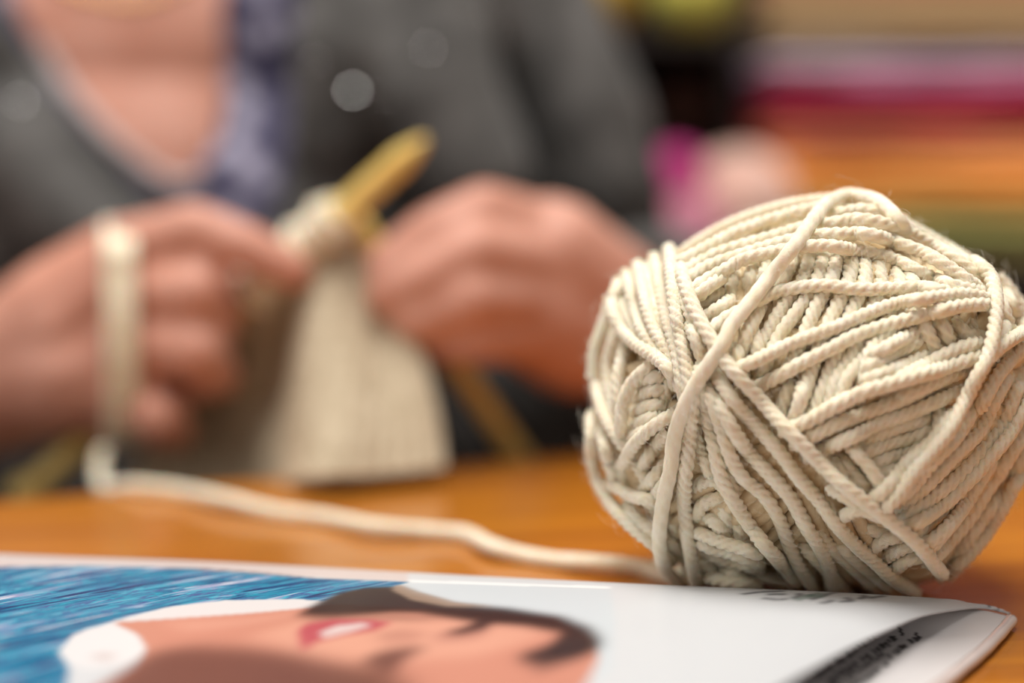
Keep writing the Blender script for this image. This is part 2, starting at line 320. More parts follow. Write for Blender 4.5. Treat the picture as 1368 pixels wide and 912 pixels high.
# loose fibres
fib = []
for i in range(3600):
    if i < 2400:
        j = rng.integers(len(allP)); p = allP[j]; N = (p - BC) / np.linalg.norm(p - BC); p = p + N * YR * 0.8
    else:
        dr = rng.normal(size=3); dr /= np.linalg.norm(dr); r1 = shell(dr[None])[0]
        N = dr[0] * lu + dr[1] * lv - dr[2] * ax; p = BC + N * (r1 - 0.0005)
    t1 = rng.normal(size=3); t1 -= N * (t1 @ N); t1 /= np.linalg.norm(t1); t2 = np.cross(N, t1)
    L = rng.uniform(0.0015, 0.0045) if rng.random() < 0.85 else rng.uniform(0.005, 0.008)
    s = np.linspace(0, 1, 6)[:, None]; cu = rng.uniform(-1, 1)
    P = p + N * (L * (s - 0.55 * s * s)) * rng.uniform(0.3, 1) + t1 * L * s * 0.8 + t2 * L * cu * s * s
    fib.append(rope(P, 0.000026, np.tile(t2, (6, 1)), sides=3, depth=0, pitch=1))
V, Fc = join(fib); o = part('loose_fibres', V, Fc, M_fibre, ball); tag(o, kind='stuff')

# ------------------------------------------------------------------ yarn running from the ball to the hand
tail = empty('yarn_tail', tuple(atz(500, 703, 0)))
tag(tail, 'wavy cream yarn end lying across the table from ball to hand', 'yarn')
tp = [(925, 772), (895, 768), (860, 759), (800, 752), (745, 749), (700, 742), (655, 729), (622, 714), (570, 710), (500, 703), (430, 691), (370, 684), (300, 667), (235, 655), (180, 650)]
P = [atz(x, y, 0.0021 + 0.0012 * (i % 3 == 0)) for i, (x, y) in enumerate(tp)] + [at(140, 652, 0.615), at(133, 625, 0.628), at(140, 596, 0.634)]
P = spline([p[:] for p in P], 0.0009)
V, Fc = rope(P, 0.0024, pitch=0.014, sides=14, taper=0.002); part('running_yarn', V, Fc, M_yarn, tail)

# ------------------------------------------------------------------ magazine
far = [(-330, 722, .006), (0, 740, .0065), (300, 751, .0075), (620, 768, .0085), (900, 783, .0090), (1100, 793, .0088), (1230, 801, .0078), (1300, 807, .0058), (1350, 818, .0032)]
rgt = [(1350, 818, .0032), (1318, 811, .0050), (1290, 812, .0065), (1234, 822, .0085), (1189, 840, .0098), (1144, 861, .0108), (1095, 888, .0116), (1040, 920, .0125), (960, 975, .0135), (850, 1060, .014)]
FE = spline([atz(*p)[:] for p in far], 0.0006); RE = spline([atz(*p)[:] for p in rgt], 0.0006)
NU, NV = 620, 230
def resamp(C, n, w=None):
    s = np.r_[0, np.cumsum(np.linalg.norm(np.diff(C, axis=0), axis=1))]; s /= s[-1]
    u = np.linspace(0, 1, n); return np.stack([np.interp(u, s, C[:, k]) for k in range(3)], 1)
FE = resamp(FE, NU); RE = resamp(RE, NV)
LN = np.array([FE[0][0] + 0.03, 0.235, 0.006]); RN = RE[-1]
LE = FE[0] + np.linspace(0, 1, NV)[:, None] * (LN - FE[0]); NE = LN + np.linspace(0, 1, NU)[:, None] * (RN - LN)
u = np.linspace(0, 1, NU)[:, None, None]; vv_ = np.linspace(0, 1, NV)[None, :, None]
C = (1 - vv_) * FE[:, None] + vv_ * NE[:, None] + (1 - u) * LE[None] + u * RE[None] - ((1 - u) * (1 - vv_) * FE[0] + u * (1 - vv_) * FE[-1] + (1 - u) * vv_ * LN + u * vv_ * RN)
C[..., 2] += 0.0012 * np.sin(np.clip(vv_[..., 0], 0, 1) * math.pi) * (1 - 0.8 * u[..., 0])
i = np.arange(NU - 1)[:, None] * NV; j = np.arange(NV - 1)[None, :]
Fg = np.stack([i + j, i + j + 1, i + NV + j + 1, i + NV + j], -1).reshape(-1, 4)
def inpoly(X, Y, poly):
    c = np.zeros(X.shape, bool); n = len(poly)
    for k in range(n):
        x0, y0 = poly[k]; x1, y1 = poly[(k + 1) % n]
        if y0 == y1: continue
        c ^= ((y0 > Y) != (y1 > Y)) & (X < (x1 - x0) * (Y - y0) / (y1 - y0) + x0)
    return c
def page(txt, z=0.0085): # outline of a printed patch, laid on the page in metres
    return [tuple(atz(float(a.split(',')[0]), float(a.split(',')[1]), z)[:2]) for a in txt.split()]
def blur(A, n):
    for _ in range(n):
        B = A.copy(); B[1:-1] = (A[:-2] + 2 * A[1:-1] + A[2:]) / 4; A = B.copy(); A[:, 1:-1] = (B[:, :-2] + 2 * B[:, 1:-1] + B[:, 2:]) / 4
    return A
X, Yc = C[..., 0], C[..., 1]
col = np.ones((NU, NV, 4)); col[..., :3] = (0.55, 0.56, 0.58); col[..., 3] = 0
def paint(txt, rgb, alpha=0.0, soft=0, mix=1.0):
    rgb = tuple(c * 0.78 if max(rgb) > 0.3 else c * 0.55 for c in rgb)
    m_ = inpoly(X, Yc, page(txt)).astype(float)
    if soft: m_ = blur(m_, soft)
    m_ = (m_ * mix)[..., None]; col[...] = col * (1 - m_) + np.array((*rgb, alpha)) * m_
paint('-400,715 0,735 300,748 545,763 545,786 250,764 0,752 -400,730', (0.72, 0.62, 0.60), 0, 1)
paint('545,785 815,803 822,860 815,930 700,1000 500,1000 540,800', (0.66, 0.71, 0.75), 0, 2)
paint('545,783 815,797 815,802 545,788', (0.90, 0.92, 0.93), 0, 1)
paint('180,756 260,758 300,762 350,768 420,778 545,786 545,788 420,781 350,771 290,764 200,760', (0.20, 0.13, 0.15), 0, 1, 0.8)
paint('-420,735 0,752 130,753 250,760 350,771 420,780 545,788 520,797 470,802 430,818 390,813 300,813 220,821 150,839 112,850 78,880 92,905 60,1100 -420,1100', (0.10, 0.30, 0.50), 1.0, 1)
paint('150,839 230,819 300,812 400,813 440,818 400,829 330,834 260,840 215,838', (0.80, 0.76, 0.76), 0, 1)
paint('150,841 225,838 330,833 400,828 450,822 600,835 740,850 790,880 800,912 760,1000 500,1300 -100,1300 100,950 180,906 195,885 185,862', (0.66, 0.28, 0.20), 0, 1)
paint('175,903 205,884 260,878 340,884 400,893 440,905 520,920 560,960 200,1100 60,1000', (0.20, 0.07, 0.055), 0, 50, 0.9)
paint('210,842 330,840 400,832 400,838 330,850 250,858', (0.78, 0.38, 0.28), 0, 20, 0.7)
paint('330,868 420,842 480,838 600,846 700,860 740,875 640,905 500,912 420,895', (0.80, 0.40, 0.29), 0, 40, 0.8)
paint('78,880 98,856 150,842 180,858 196,879 182,895 165,904 120,906 92,900', (0.82, 0.80, 0.81), 0, 1)
paint('115,889 140,884 160,889 140,896', (0.55, 0.38, 0.36), 0, 2, 0.5)
paint('396,838 425,818 450,803 490,794 530,793 556,808 600,824 680,834 750,848 788,866 806,890 795,905 745,914 690,912 735,895 748,874 700,863 640,857 560,840 520,838 440,843', (0.035, 0.018, 0.022), 0, 10, 0.98)
paint('400,838 470,838 540,842 600,850 560,852 480,846 420,848', (0.30, 0.12, 0.09), 0, 16, 0.7)
paint('575,872 620,866 660,862 640,880 590,884', (0.40, 0.16, 0.13), 0, 14, 0.6)
paint('500,868 540,862 570,870 555,882 515,884', (0.42, 0.17, 0.13), 0, 14, 0.5)
paint('690,905 760,880 790,885 780,912 720,930', (0.05, 0.03, 0.035), 0, 12, 0.8)
paint('530,790 560,805 610,823 660,831 600,830 550,818 525,802', (0.38, 0.27, 0.20), 0, 2, 0.8)
paint('592,868 620,862 645,850 665,852 648,867 612,874', (0.06, 0.025, 0.03), 0, 8, 0.95)
paint('480,908 505,895 545,889 575,890 545,905 520,930', (0.20, 0.07, 0.06), 0, 14, 0.9)
paint('397,862 408,851 445,845 500,848 525,853 500,864 455,870 425,878 404,890', (0.52, 0.08, 0.11), 0, 4, 0.95)
paint('425,866 450,855 485,852 498,856 470,864 435,872', (0.78, 0.66, 0.64), 0, 1, 0.9)
# pale decorative rule and lettering on the right of the cover
def strokes(seq, wd, rgb, mix=0.8):
    for a in seq:
        p = [tuple(map(float, q.split(','))) for q in a.split()]
        for (x0, y0), (x1, y1) in zip(p[:-1], p[1:]):
            L = math.hypot(x1 - x0, (y1 - y0) * 3) + 1e-6; nx, ny = -(y1 - y0) * 3 / L * wd, (x1 - x0) / L * wd / 2.4
            paint(' '.join('%f,%f' % c for c in ((x0 + nx, y0 + ny), (x1 + nx, y1 + ny), (x1 - nx, y1 - ny), (x0 - nx, y0 - ny))), rgb, 0, 1, mix)
strokes(['990,812 1015,806 1048,803', '1018,819 1040,822 1052,819', '1024,811 1050,810', '1058,818 1070,812 1066,807', '1082,820 1096,814 1108,806 1116,802', '1094,826 1106,824 1112,819', '1120,822 1140,819 1128,813', '1146,815 1158,809 1150,806', '1160,812 1182,805'], 4.5, (0.14, 0.14, 0.16), 0.8)
strokes(['1062,822 1078,814 1098,805', '1076,812 1090,812 1100,814'], 7, (0.14, 0.24, 0.18), 0.6)
me_o = None
mag = empty('magazine', (0, 0.3, 0))
tag(mag, 'glossy magazine with a smiling woman on blue, cover corner curling up', 'magazine')
def paper(name, coat=0.5):
    m = bpy.data.materials.new(name); m.use_nodes = True; nt = m.node_tree; L = nt.links.new; b = nt.nodes['Principled BSDF']
    at_ = nt.nodes.new('ShaderNodeAttribute'); at_.attribute_name = 'print'
    tc = nt.nodes.new('ShaderNodeTexCoord'); mp = nt.nodes.new('ShaderNodeMapping')
    mp.inputs['Scale'].default_value = (38, 330, 60); mp0 = nt.nodes.new('ShaderNodeMapping'); mp0.inputs['Rotation'].default_value = (0, 0, math.radians(-42))
    L(tc.outputs['Object'], mp0.inputs[0]); L(mp0.outputs[0], mp.inputs[0])
    n = nt.nodes.new('ShaderNodeTexNoise'); n.inputs['Scale'].default_value = 1.0; n.inputs['Detail'].default_value = 5; n.inputs['Distortion'].default_value = 1.2
    L(mp.outputs[0], n.inputs['Vector'])
    r = nt.nodes.new('ShaderNodeValToRGB'); cr = r.color_ramp
    cr.elements[0].position = 0.34; cr.elements[0].color = (0.006, 0.022, 0.10, 1); cr.elements[1].position = 0.68; cr.elements[1].color = (0.55, 0.58, 0.64, 1)
    for p_, c_ in ((0.42, (0.004, 0.07, 0.20, 1)), (0.47, (0.006, 0.30, 0.42, 1)), (0.51, (0.05, 0.055, 0.22, 1)), (0.56, (0.03, 0.38, 0.50, 1)), (0.61, (0.22, 0.24, 0.42, 1))):
        e = cr.elements.new(p_); e.color = c_
    L(n.outputs[0], r.inputs[0])
    mx = nt.nodes.new('ShaderNodeMix'); mx.data_type = 'RGBA'
    L(at_.outputs['Alpha'], mx.inputs[0]); L(at_.outputs['Color'], mx.inputs[6]); L(r.outputs[0], mx.inputs[7])
    L(mx.outputs[2], b.inputs['Base Color']); b.inputs['Roughness'].default_value = 0.45; b.inputs['Specular IOR Level'].default_value = 0.1
    b.inputs['Coat Weight'].default_value = coat; b.inputs['Coat Roughness'].default_value = 0.12
    return m
M_paper = paper('glossy_print', 0.15)
def printed(name, verts, faces, cols):
    o = part(name, verts, faces, M_paper, mag)
    a = o.data.color_attributes.new('print', 'FLOAT_COLOR', 'POINT'); a.data.foreach_set('color', cols.astype(np.float32).ravel()); return o
cov = printed('cover', C.reshape(-1, 3), Fg, col.reshape(-1, 4)); so = cov.modifiers.new('thickness', 'SOLIDIFY'); so.thickness = 0.0005; so.offset = -1
# page beneath the curled cover
TIP = atz(1350, 819, .0028)
r1 = [(1350, 819, .0030), (1338, 834, .0030), (1312, 862, .0028), (1282, 888, .0026), (1240, 922, .0024), (1150, 990, .0022), (1000, 1110, .002)]
RE2 = resamp(spline([atz(*p)[:] for p in r1], 0.0008), 200)
FE2 = resamp(FE - (0, 0.0003, 0.0009), 300); RE2[0] = FE2[-1]
LN2 = np.array([LN[0], LN[1], 0.002]); RN2 = RE2[-1]
NU2, NV2 = 300, 200
u = (np.linspace(0, 1, NU2) ** 0.7)[:, None, None]; v_ = np.linspace(0, 1, NV2)[None, :, None]
ss = np.linspace(0, 1, NU2) ** 0.7
FE2 = np.stack([np.interp(ss, np.linspace(0, 1, 300), FE2[:, k]) for k in range(3)], 1)
LE2 = FE2[0] + np.linspace(0, 1, NV2)[:, None] * (LN2 - FE2[0]); NE2 = LN2 + ss[:, None] * (RN2 - LN2)
C2 = (1 - v_) * FE2[:, None] + v_ * NE2[:, None] + (1 - u) * LE2[None] + u * RE2[None] - ((1 - u) * (1 - v_) * FE2[0] + u * (1 - v_) * FE2[-1] + (1 - u) * v_ * LN2 + u * v_ * RN2)
q_ = np.clip(v_[..., 0] / 0.10, 0, 1); q_ = q_ * q_ * (3 - 2 * q_)
C2[..., 2] = C2[:, :1, 2] * (1 - q_) + 0.0023 * q_
i = np.arange(NU2 - 1)[:, None] * NV2; j = np.arange(NV2 - 1)[None, :]
Fg2 = np.stack([i + j, i + j + 1, i + NV2 + j + 1, i + NV2 + j], -1).reshape(-1, 4)
X, Yc = C2[..., 0], C2[..., 1]; col = np.ones((NU2, NV2, 4)); col[..., :3] = (0.60, 0.57, 0.57); col[..., 3] = 0
def page(txt, z=0.0024): return [tuple(atz(float(a.split(',')[0]), float(a.split(',')[1]), z)[:2]) for a in txt.split()]
def textline(x0, y0, x1, y1, hgt, seed):   # a printed line too soft to read: letter-sized dark marks
    rr = random.Random(seed); L = math.hypot(x1 - x0, y1 - y0); dx, dy = (x1 - x0) / L, (y1 - y0) / L; s = 0
    nx, ny = dy * hgt, -dx * hgt * 0.5
    while s < L:
        wl = rr.uniform(4, 8); k = rr.choice((0.75, 1.0, 1.2)); a = s; b_ = min(L, s + wl * 0.75)
        q = [(x0 + dx * a - nx * 0.4, y0 + dy * a - ny * .4), (x0 + dx * b_ - nx * .4, y0 + dy * b_ - ny * .4), (x0 + dx * b_ + nx * k * .6, y0 + dy * b_ + ny * k * .6), (x0 + dx * a + nx * k * .6, y0 + dy * a + ny * k * .6)]
        paint(' '.join('%f,%f' % c for c in q), (0.02, 0.015, 0.015), 0, 0, 0.95); s += wl + (5 if rr.random() < 0.2 else 0)
textline(1228, 849, 1180, 880, 15, 1); textline(1186, 886, 1120, 930, 12, 2); textline(1204, 845, 1105, 910, 13, 3); textline(1168, 850, 1080, 908, 12, 4); textline(1180, 872, 1095, 928, 9, 5)
printed('inner_page', C2.reshape(-1, 3), Fg2, col.reshape(-1, 4))
# the block of pages below and the shiny rolled edge at the tip
M_pages = mat('page_edges', (0.66, 0.60, 0.57), 0.6, noise=(900, (0.8, 0.75, 0.72), 0.4, 0.6))
ol = [FE2[0], *[RE2[k] for k in range(0, 200, 10)], RE2[-1], LN2]
top = [(p[0], p[1], max(p[2] - 0.0004, .0012)) for p in ol]; bot = [(p[0] - 0.0004, p[1], 0.0001) for p in ol]; n = len(ol)
part('page_block', top + bot, [tuple(range(n))[::-1], tuple(range(n, 2 * n))] + [(k, (k + 1) % n, n + (k + 1) % n, n + k) for k in range(n)], M_pages, mag, False)
M_gloss = mat('glossy_folded_edge', (0.72, 0.62, 0.60), 0.12, coat=1.0)
P = spline([(p[0] + 0.0006, p[1], 0.0020) for p in RE2[::12]], 0.001)
V, Fc = rope(P, 0.0016, sides=12, depth=0, pitch=1, taper=0.003); o = part('folded_edge', V, Fc, M_gloss, mag); o['label'] = 'shiny rounded edge of the magazine'

# ------------------------------------------------------------------ knitting needles
def rod(name, a, b, r, m, root, tip=0.012, sides=20):
    a = np.array(a); b = np.array(b); L = np.linalg.norm(b - a); s = np.r_[0, np.linspace(0.0005, tip, 8), np.linspace(tip + .001, L, 24)]
    rr = np.where(s < tip, r * np.sqrt(np.clip(s / tip, 0.02, 1)), r); T = (b - a) / L; N = np.cross(T, [0.1, 1, 0.2]); N /= np.linalg.norm(N); B = np.cross(T, N)
    th = np.arange(sides) / sides * 2 * math.pi
    V = a + s[:, None, None] * T + rr[:, None, None] * (np.cos(th)[None, :, None] * N + np.sin(th)[None, :, None] * B)
    i = np.arange(len(s) - 1)[:, None] * sides; j = np.arange(sides)[None, :]; j2 = (j + 1) % sides
    part(name, V.reshape(-1, 3), np.stack([i + j, i + j2, i + sides + j2, i + sides + j], -1).reshape(-1, 4), m, root)
def knob(c, r, root):
    bm = bmesh.new(); bmesh.ops.create_uvsphere(bm, u_segments=20, v_segments=12, radius=r)
    vs = [np.array(v.co[:]) * (1, 1, 0.8) + np.array(c) for v in bm.verts]; fs = [tuple(q.index for q in f_.verts) for f_ in bm.faces]; bm.free()
    part('knob', vs, fs, M_needle, root)
N1a = at(570, 184, 0.635); N1b = at(40, 655, 0.672)
nd = empty('knitting_needle', tuple(N1b)); tag(nd, 'thick yellow needle, blunt tip raised above the knitting toward upper right', 'knitting needle')
rod('shaft', N1a, N1b, 0.0047, M_needle, nd); knob(N1b, 0.008, nd)
N2a = at(452, 262, 0.652); N2b = at(700, 618, 0.676)
nd2 = empty('knitting_needle', tuple(N2b)); tag(nd2, 'yellow needle slanting down to the table below the right-hand fist', 'knitting needle')
rod('shaft', N2a, N2b, 0.0044, M_needle, nd2)

# ------------------------------------------------------------------ knitting
kn = empty('knitting', tuple(atz(400, 642, 0))); tag(kn, 'cream knitted piece hanging from the needles down to the table edge', 'knitting')
topc = [(335, 410, .655), (362, 385, .655), (398, 350, .655), (430, 318, .655), (470, 322, .658), (500, 345, .664)]
botc = [(170, 655, .685), (270, 658, .680), (350, 655, .655), (420, 645, 0), (510, 640, 0), (588, 632, 0)]
TC = resamp(spline([at(*p)[:] for p in topc], 0.001), 150)
bt = []
for (x, y, yy) in botc:
    p = at(x, y, yy) if yy else atz(x, y, 0.0035); bt.append(p[:])
BCv = resamp(spline(bt, 0.001), 150)
NK = 190; t = np.linspace(0, 1, NK)[None, :, None]
K = TC[:, None] * (1 - t) + BCv[:, None] * t
uu = np.linspace(0, 1, 150)[:, None]; tt = np.linspace(0, 1, NK)[None, :]
K[..., 1] += (0.012 * np.exp(-((uu - 0.34) / 0.13) ** 2) + 0.006 * np.sin(uu * 17)) * np.sin(np.clip(tt * 1.15, 0, 1) * math.pi)
K[..., 0] += (0.010 * (uu - .5)) * np.sin(tt * math.pi)
# stocking-stitch relief: V shaped stitches stand proud
sx = uu * 26; sy = tt * 30; st = np.abs(np.sin(sx * math.pi)) * 0.6 + 0.4 * np.abs(np.sin((sy + np.abs((sx % 1) - .5)) * math.pi))
K[..., 1] -= 0.0014 * st
i = np.arange(149)[:, None] * NK; j = np.arange(NK - 1)[None, :]
o = part('knitted_panel', K.reshape(-1, 3), np.stack([i + j, i + j + 1, i + NK + j + 1, i + NK + j], -1).reshape(-1, 4), M_knit_shade, kn)
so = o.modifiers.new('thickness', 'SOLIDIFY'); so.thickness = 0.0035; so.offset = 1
ax1 = (np.array(N1b) - np.array(N1a)); L1 = np.linalg.norm(ax1); ax1 /= L1
q1 = np.cross(ax1, [0, 1, 0]); q1 /= np.linalg.norm(q1); q2 = np.cross(ax1, q1)
for k in (0, 1, 2, 3, 4, 5, 6, 7, 8, 9, 10, 17, 18, 19):
    c = np.array(N1a) + ax1 * (0.043 + 0.0042 * k); th = np.linspace(0, 2 * math.pi, 30)
    rr = 0.0066 + 0.0016 * (k % 3 == 1)
    P = c + rr * (np.cos(th)[:, None] * q1 + np.sin(th)[:, None] * q2) + ax1 * 0.0012 * np.sin(th)[:, None]
    V, Fc = rope(P, 0.0020, P - c, sides=8); part('stitch', V, Fc, M_yarn, kn)

# ------------------------------------------------------------------ the knitter
M_blouse = bpy.data.materials.new('navy_patterned_cloth'); M_blouse.use_nodes = True
nt = M_blouse.node_tree; b = nt.nodes['Principled BSDF']; b.inputs['Roughness'].default_value = 0.8
tc = nt.nodes.new('ShaderNodeTexCoord'); vo = nt.nodes.new('ShaderNodeTexVoronoi'); vo.inputs['Scale'].default_value = 62
r = nt.nodes.new('ShaderNodeValToRGB'); r.color_ramp.elements[0].position = 0.25; r.color_ramp.elements[0].color = (0.36, 0.34, 0.45, 1)
r.color_ramp.elements[1].position = 0.50; r.color_ramp.elements[1].color = (0.035, 0.030, 0.075, 1)
nt.links.new(tc.outputs['Object'], vo.inputs['Vector']); nt.links.new(vo.outputs['Distance'], r.inputs[0]); nt.links.new(r.outputs[0], b.inputs['Base Color'])

def capsules(caps, infl=0.0):
    bm = bmesh.new()
    for c in caps:
        (p0, r0), (p1, r1) = c[:2]; sc_ = c[2] if len(c) > 2 else None
        p0 = Vector(p0); p1 = Vector(p1); r0 += infl; r1 += infl; d = p1 - p0; L = d.length
        if L < 1e-6:
            s = sc_ or (1, 1, 1)
            s = tuple(q + infl / r0 * 0 for q in s)
            bmesh.ops.create_uvsphere(bm, u_segments=24, v_segments=16, radius=r0, matrix=Matrix.Translation(p0) @ Matrix.Diagonal((*s, 1))); continue
        q = d.to_track_quat('Z', 'Y').to_matrix().to_4x4()
        steps = max(2, int(L / (min(r0, r1) * 0.35)) + 1); steps = min(steps, 40)
        for k in range(steps + 1):
            f_ = k / steps; bmesh.ops.create_icosphere(bm, subdivisions=2, radius=r0 + (r1 - r0) * f_, matrix=Matrix.Translation(p0 + d * f_))
    me = bpy.data.meshes.new('tmp'); bm.to_mesh(me); bm.free(); return me
def remeshed(caps, voxel, smooth=6, infl=0.0):
    me = capsules(caps, infl); o = bpy.data.objects.new('tmp', me); sc.collection.objects.link(o)
    md = o.modifiers.new('r', 'REMESH'); md.mode = 'VOXEL'; md.voxel_size = voxel
    s = o.modifiers.new('s', 'SMOOTH'); s.factor = 0.5; s.iterations = smooth
    dg = bpy.context.evaluated_depsgraph_get(); ev = o.evaluated_get(dg); out = bpy.data.meshes.new_from_object(ev)
    bpy.data.objects.remove(o); return out
def chain(pts): return [((pts[k][0], pts[k][1]), (pts[k + 1][0], pts[k + 1][1])) for k in range(len(pts) - 1)]
J = lambda x, y, Y, r: (at(x, y, Y)[:], r)
XC = -0.175
def W(dx, Y, z, r): return ((XC + dx, Y, z), r)
torso = []
for (z, rx, yy, ry) in ((0.27, .10, .93, .07), (0.22, .125, .925, .085), (0.16, .13, .915, .10), (0.10, .13, .91, .105), (0.03, .13, .91, .11), (-0.05, .135, .92, .115), (-0.15, .145, .93, .12), (-0.25, .165, .95, .125)):
    torso.append((((XC, yy, z), ry), ((XC, yy, z), ry), (rx / ry, 1, 1.0)))
torso += [((( XC + sgn * .075, .845, .075), .062), ((XC + sgn * .075, .845, .075), .062), (1.1, .8, 1)) for sgn in (-1, 1)]
neck = chain([W(0, .93, .30, .06), W(0, .915, .40, .052), W(0, .905, .44, .05)])
head = [(((XC, .90, .535), .082), ((XC, .90, .535), .082), (0.92, 1.12, 1.18)), (((XC, .865, .475), .052), ((XC, .865, .475), .052), (1.05, 1.1, 1.0))]
head += chain([W(0, .815, .545, .008), W(0, .795, .515, .012)]) + [(((XC + sg * .074, .905, .52), .018), ((XC + sg * .074, .905, .52), .018), (.4, .8, 1.3)) for sg in (-1, 1)]
# arm on the picture's right
armR_up = chain([W(.105, .93, .245, .052), W(.134, .90, .165, .045), W(.165, .87, .09, .041), W(.186, .85, -.005, .040)])
WR = at(842, 432, .700); ELR = (XC + .186, .85, -.005)
foreR = chain([(ELR, .040), ((WR[0] + .012, WR[1] + .05, WR[2] - .012), .034), (WR[:], .027)])
handR = chain([(WR[:], .026), J(790, 400, .675, .027), J(735, 345, .665, .024)]) + chain([(WR[:], .026), J(770, 440, .672, .026), J(715, 420, .660, .022)]) + chain([J(735, 345, .665, .022), J(715, 420, .660, .022)])
handR += chain([J(708, 308, .660, .0135), J(648, 282, .648, .0110), J(575, 310, .638, .0095), J(515, 352, .636, .0078)])
handR += chain([J(715, 350, .652, .0130), J(635, 335, .634, .0108), J(570, 368, .630, .0092), J(515, 395, .634, .0078)])
handR += chain([J(712, 400, .650, .0122), J(630, 398, .630, .0105), J(560, 425, .632, .0090), J(530, 432, .646, .0078)])
handR += chain([J(712, 445, .652, .0112), J(645, 452, .636, .0096), J(590, 458, .640, .0085), J(570, 452, .652, .0074)])
handR += chain([J(790, 360, .690, .017), J(700, 320, .690, .0135), J(600, 350, .672, .0115), J(520, 375, .655, .0090)])
# arm on the picture's left
WL = at(10, 500, .675)
ELL = (-0.33, .77, -.01)
armL_up = chain([W(-.115, .93, .255, .055), W(-.165, .89, .16, .050), (ELL, .043)])
foreL = chain([(ELL, .041), ((-0.255, .715, .012), .036), (WL[:], .030)])
handL = chain([(WL[:], .029), J(90, 430, .665, .027), J(165, 365, .662, .021)]) + chain([(WL[:], .029), J(95, 490, .663, .027), J(160, 480, .660, .022)]) + chain([J(165, 365, .662, .021), J(160, 480, .660, .022), J(150, 530, .662, .017)])
handL += chain([J(178, 335, .652, .0130), J(262, 306, .640, .0105), J(335, 332, .636, .0092), J(392, 362, .634, .0075)])
handL += chain([J(180, 392, .648, .0128), J(262, 390, .632, .0106), J(292, 426, .642, .0096), J(268, 446, .655, .0085)])
handL += chain([J(176, 455, .646, .0124), J(262, 468, .630, .0105), J(290, 500, .642, .0092), J(255, 510, .656, .0080)])
handL += chain([J(165, 520, .648, .0110), J(215, 555, .634, .0095), J(232, 575, .645, .0085), J(205, 575, .656, .0072)])
handL += chain([J(80, 400, .690, .018), J(190, 365, .688, .0140), J(275, 372, .672, .0118), J(340, 385, .655, .0092)])
person = empty('person', (XC, .93, -.375))
tag(person, 'person in a grey cardigan and patterned blouse knitting with both hands', 'person')
def addmesh(name, me, m, root):
    me.materials.clear(); me.materials.append(m)
    for v in me.vertices: v.co -= root.location
    me.polygons.foreach_set('use_smooth', [True] * len(me.polygons)); return link(name, me, root)
body = addmesh('body', remeshed(torso + neck + head + armR_up + foreR + handR + armL_up + foreL + handL, 0.0024, 5), M_skin, person)
# face and hair (above the frame)
M_hair = mat('brown_hair', (0.07, 0.035, 0.018), 0.5, noise=(80, (0.12, 0.06, 0.03), .3, .7), stretch=(6, 6, 1))
hair = addmesh('hair', remeshed([(((XC, .925, .555), .09), ((XC, .925, .555), .09), (1.0, 1.0, 1.12))] + chain([W(-.075, .93, .54, .03), W(-.08, .94, .42, .022)]) + chain([W(.075, .93, .54, .03), W(.08, .94, .42, .022)]) + chain([W(0, .98, .52, .06), W(0, .98, .40, .04)]), 0.006, 4), M_hair, person)
M_eye = mat('eye_white', (0.8, 0.8, 0.78), 0.2); M_iris = mat('iris', (0.06, 0.04, 0.02), 0.2); M_lip = mat('lips', (0.5, 0.14, 0.12), 0.4)
def blob(name, c, r, s, m, root):
    bm = bmesh.new(); bmesh.ops.create_uvsphere(bm, u_segments=16, v_segments=10, radius=r, matrix=Matrix.Diagonal((*s, 1)))
    vs = [np.array(v.co[:]) + np.array(c) for v in bm.verts]; fs = [tuple(q.index for q in f_.verts) for f_ in bm.faces]; bm.free(); return part(name, vs, fs, m, root)
for sg in (-1, 1):
    blob('eye', (XC + sg * .031, .818, .545), .0115, (1.2, .7, .7), M_eye, person); blob('iris', (XC + sg * .031, .812, .543), .006, (1, .6, 1), M_iris, person)
    blob('eyebrow', (XC + sg * .033, .812, .566), .014, (1.2, .4, .22), M_hair, person)
blob('lips', (XC, .808, .478), .018, (1.2, .4, .35), M_lip, person)
def cut(me, polys, ymax, zlo=-9):
    bm = bmesh.new(); bm.from_mesh(me); dl = []
    for f_ in bm.faces:
        c = f_.calc_center_median()
        if c.y < ymax:
            d = c - CAM; k = 1.0
            # picture direction of this spot -> the opening's outline on the chest plane
            X_ = c.x * 0.82 / c.y; Z_ = CAMZ + (c.z - CAMZ) * 0.82 / c.y
            for poly in polys:
                if inpoly(np.array([X_]), np.array([Z_]), poly)[0]: dl.append(f_); break
    bmesh.ops.delete(bm, geom=dl, context='FACES')
    for _ in range(14):         # an even, hemmed edge
        new = {}
        for e in bm.edges:
            if e.is_boundary:
                a, b_ = e.verts; new.setdefault(a, []).append(b_.co.copy()); new.setdefault(b_, []).append(a.co.copy())
        for v_, l in new.items():
            if len(l) == 2: v_.co = v_.co * 0.4 + (l[0] + l[1]) * 0.3
    bm.to_mesh(me); bm.free()
def chest(txt): return [(lambda p: (p.x, p.z))(at(*[float(q) for q in a.split(',')], 0.82)) for a in txt.split()]
up = -700
Vb = chest('-150,%d -60,-300 15,0 55,70 95,135 145,185 195,228 235,244 270,236 292,205 300,140 300,60 296,0 350,-300 480,%d' % (up, up))
Vc = chest('-190,%d -100,-300 -15,0 40,70 85,140 140,200 195,262 250,310 330,340 375,280 385,180 392,80 400,0 430,-300 520,%d' % (up, up))
neckcut = chest('-150,-2000 -150,-560 560,-560 560,-2000')
bl = remeshed(torso + neck[:1] + armR_up[:1] + armL_up[:1], 0.005, 4, infl=0.0032)
cut(bl, [Vb], 0.93)
bm = bmesh.new(); bm.from_mesh(bl); bmesh.ops.delete(bm, geom=[f_ for f_ in bm.faces if f_.calc_center_median().z > .375], context='FACES'); bm.to_mesh(bl); bm.free()
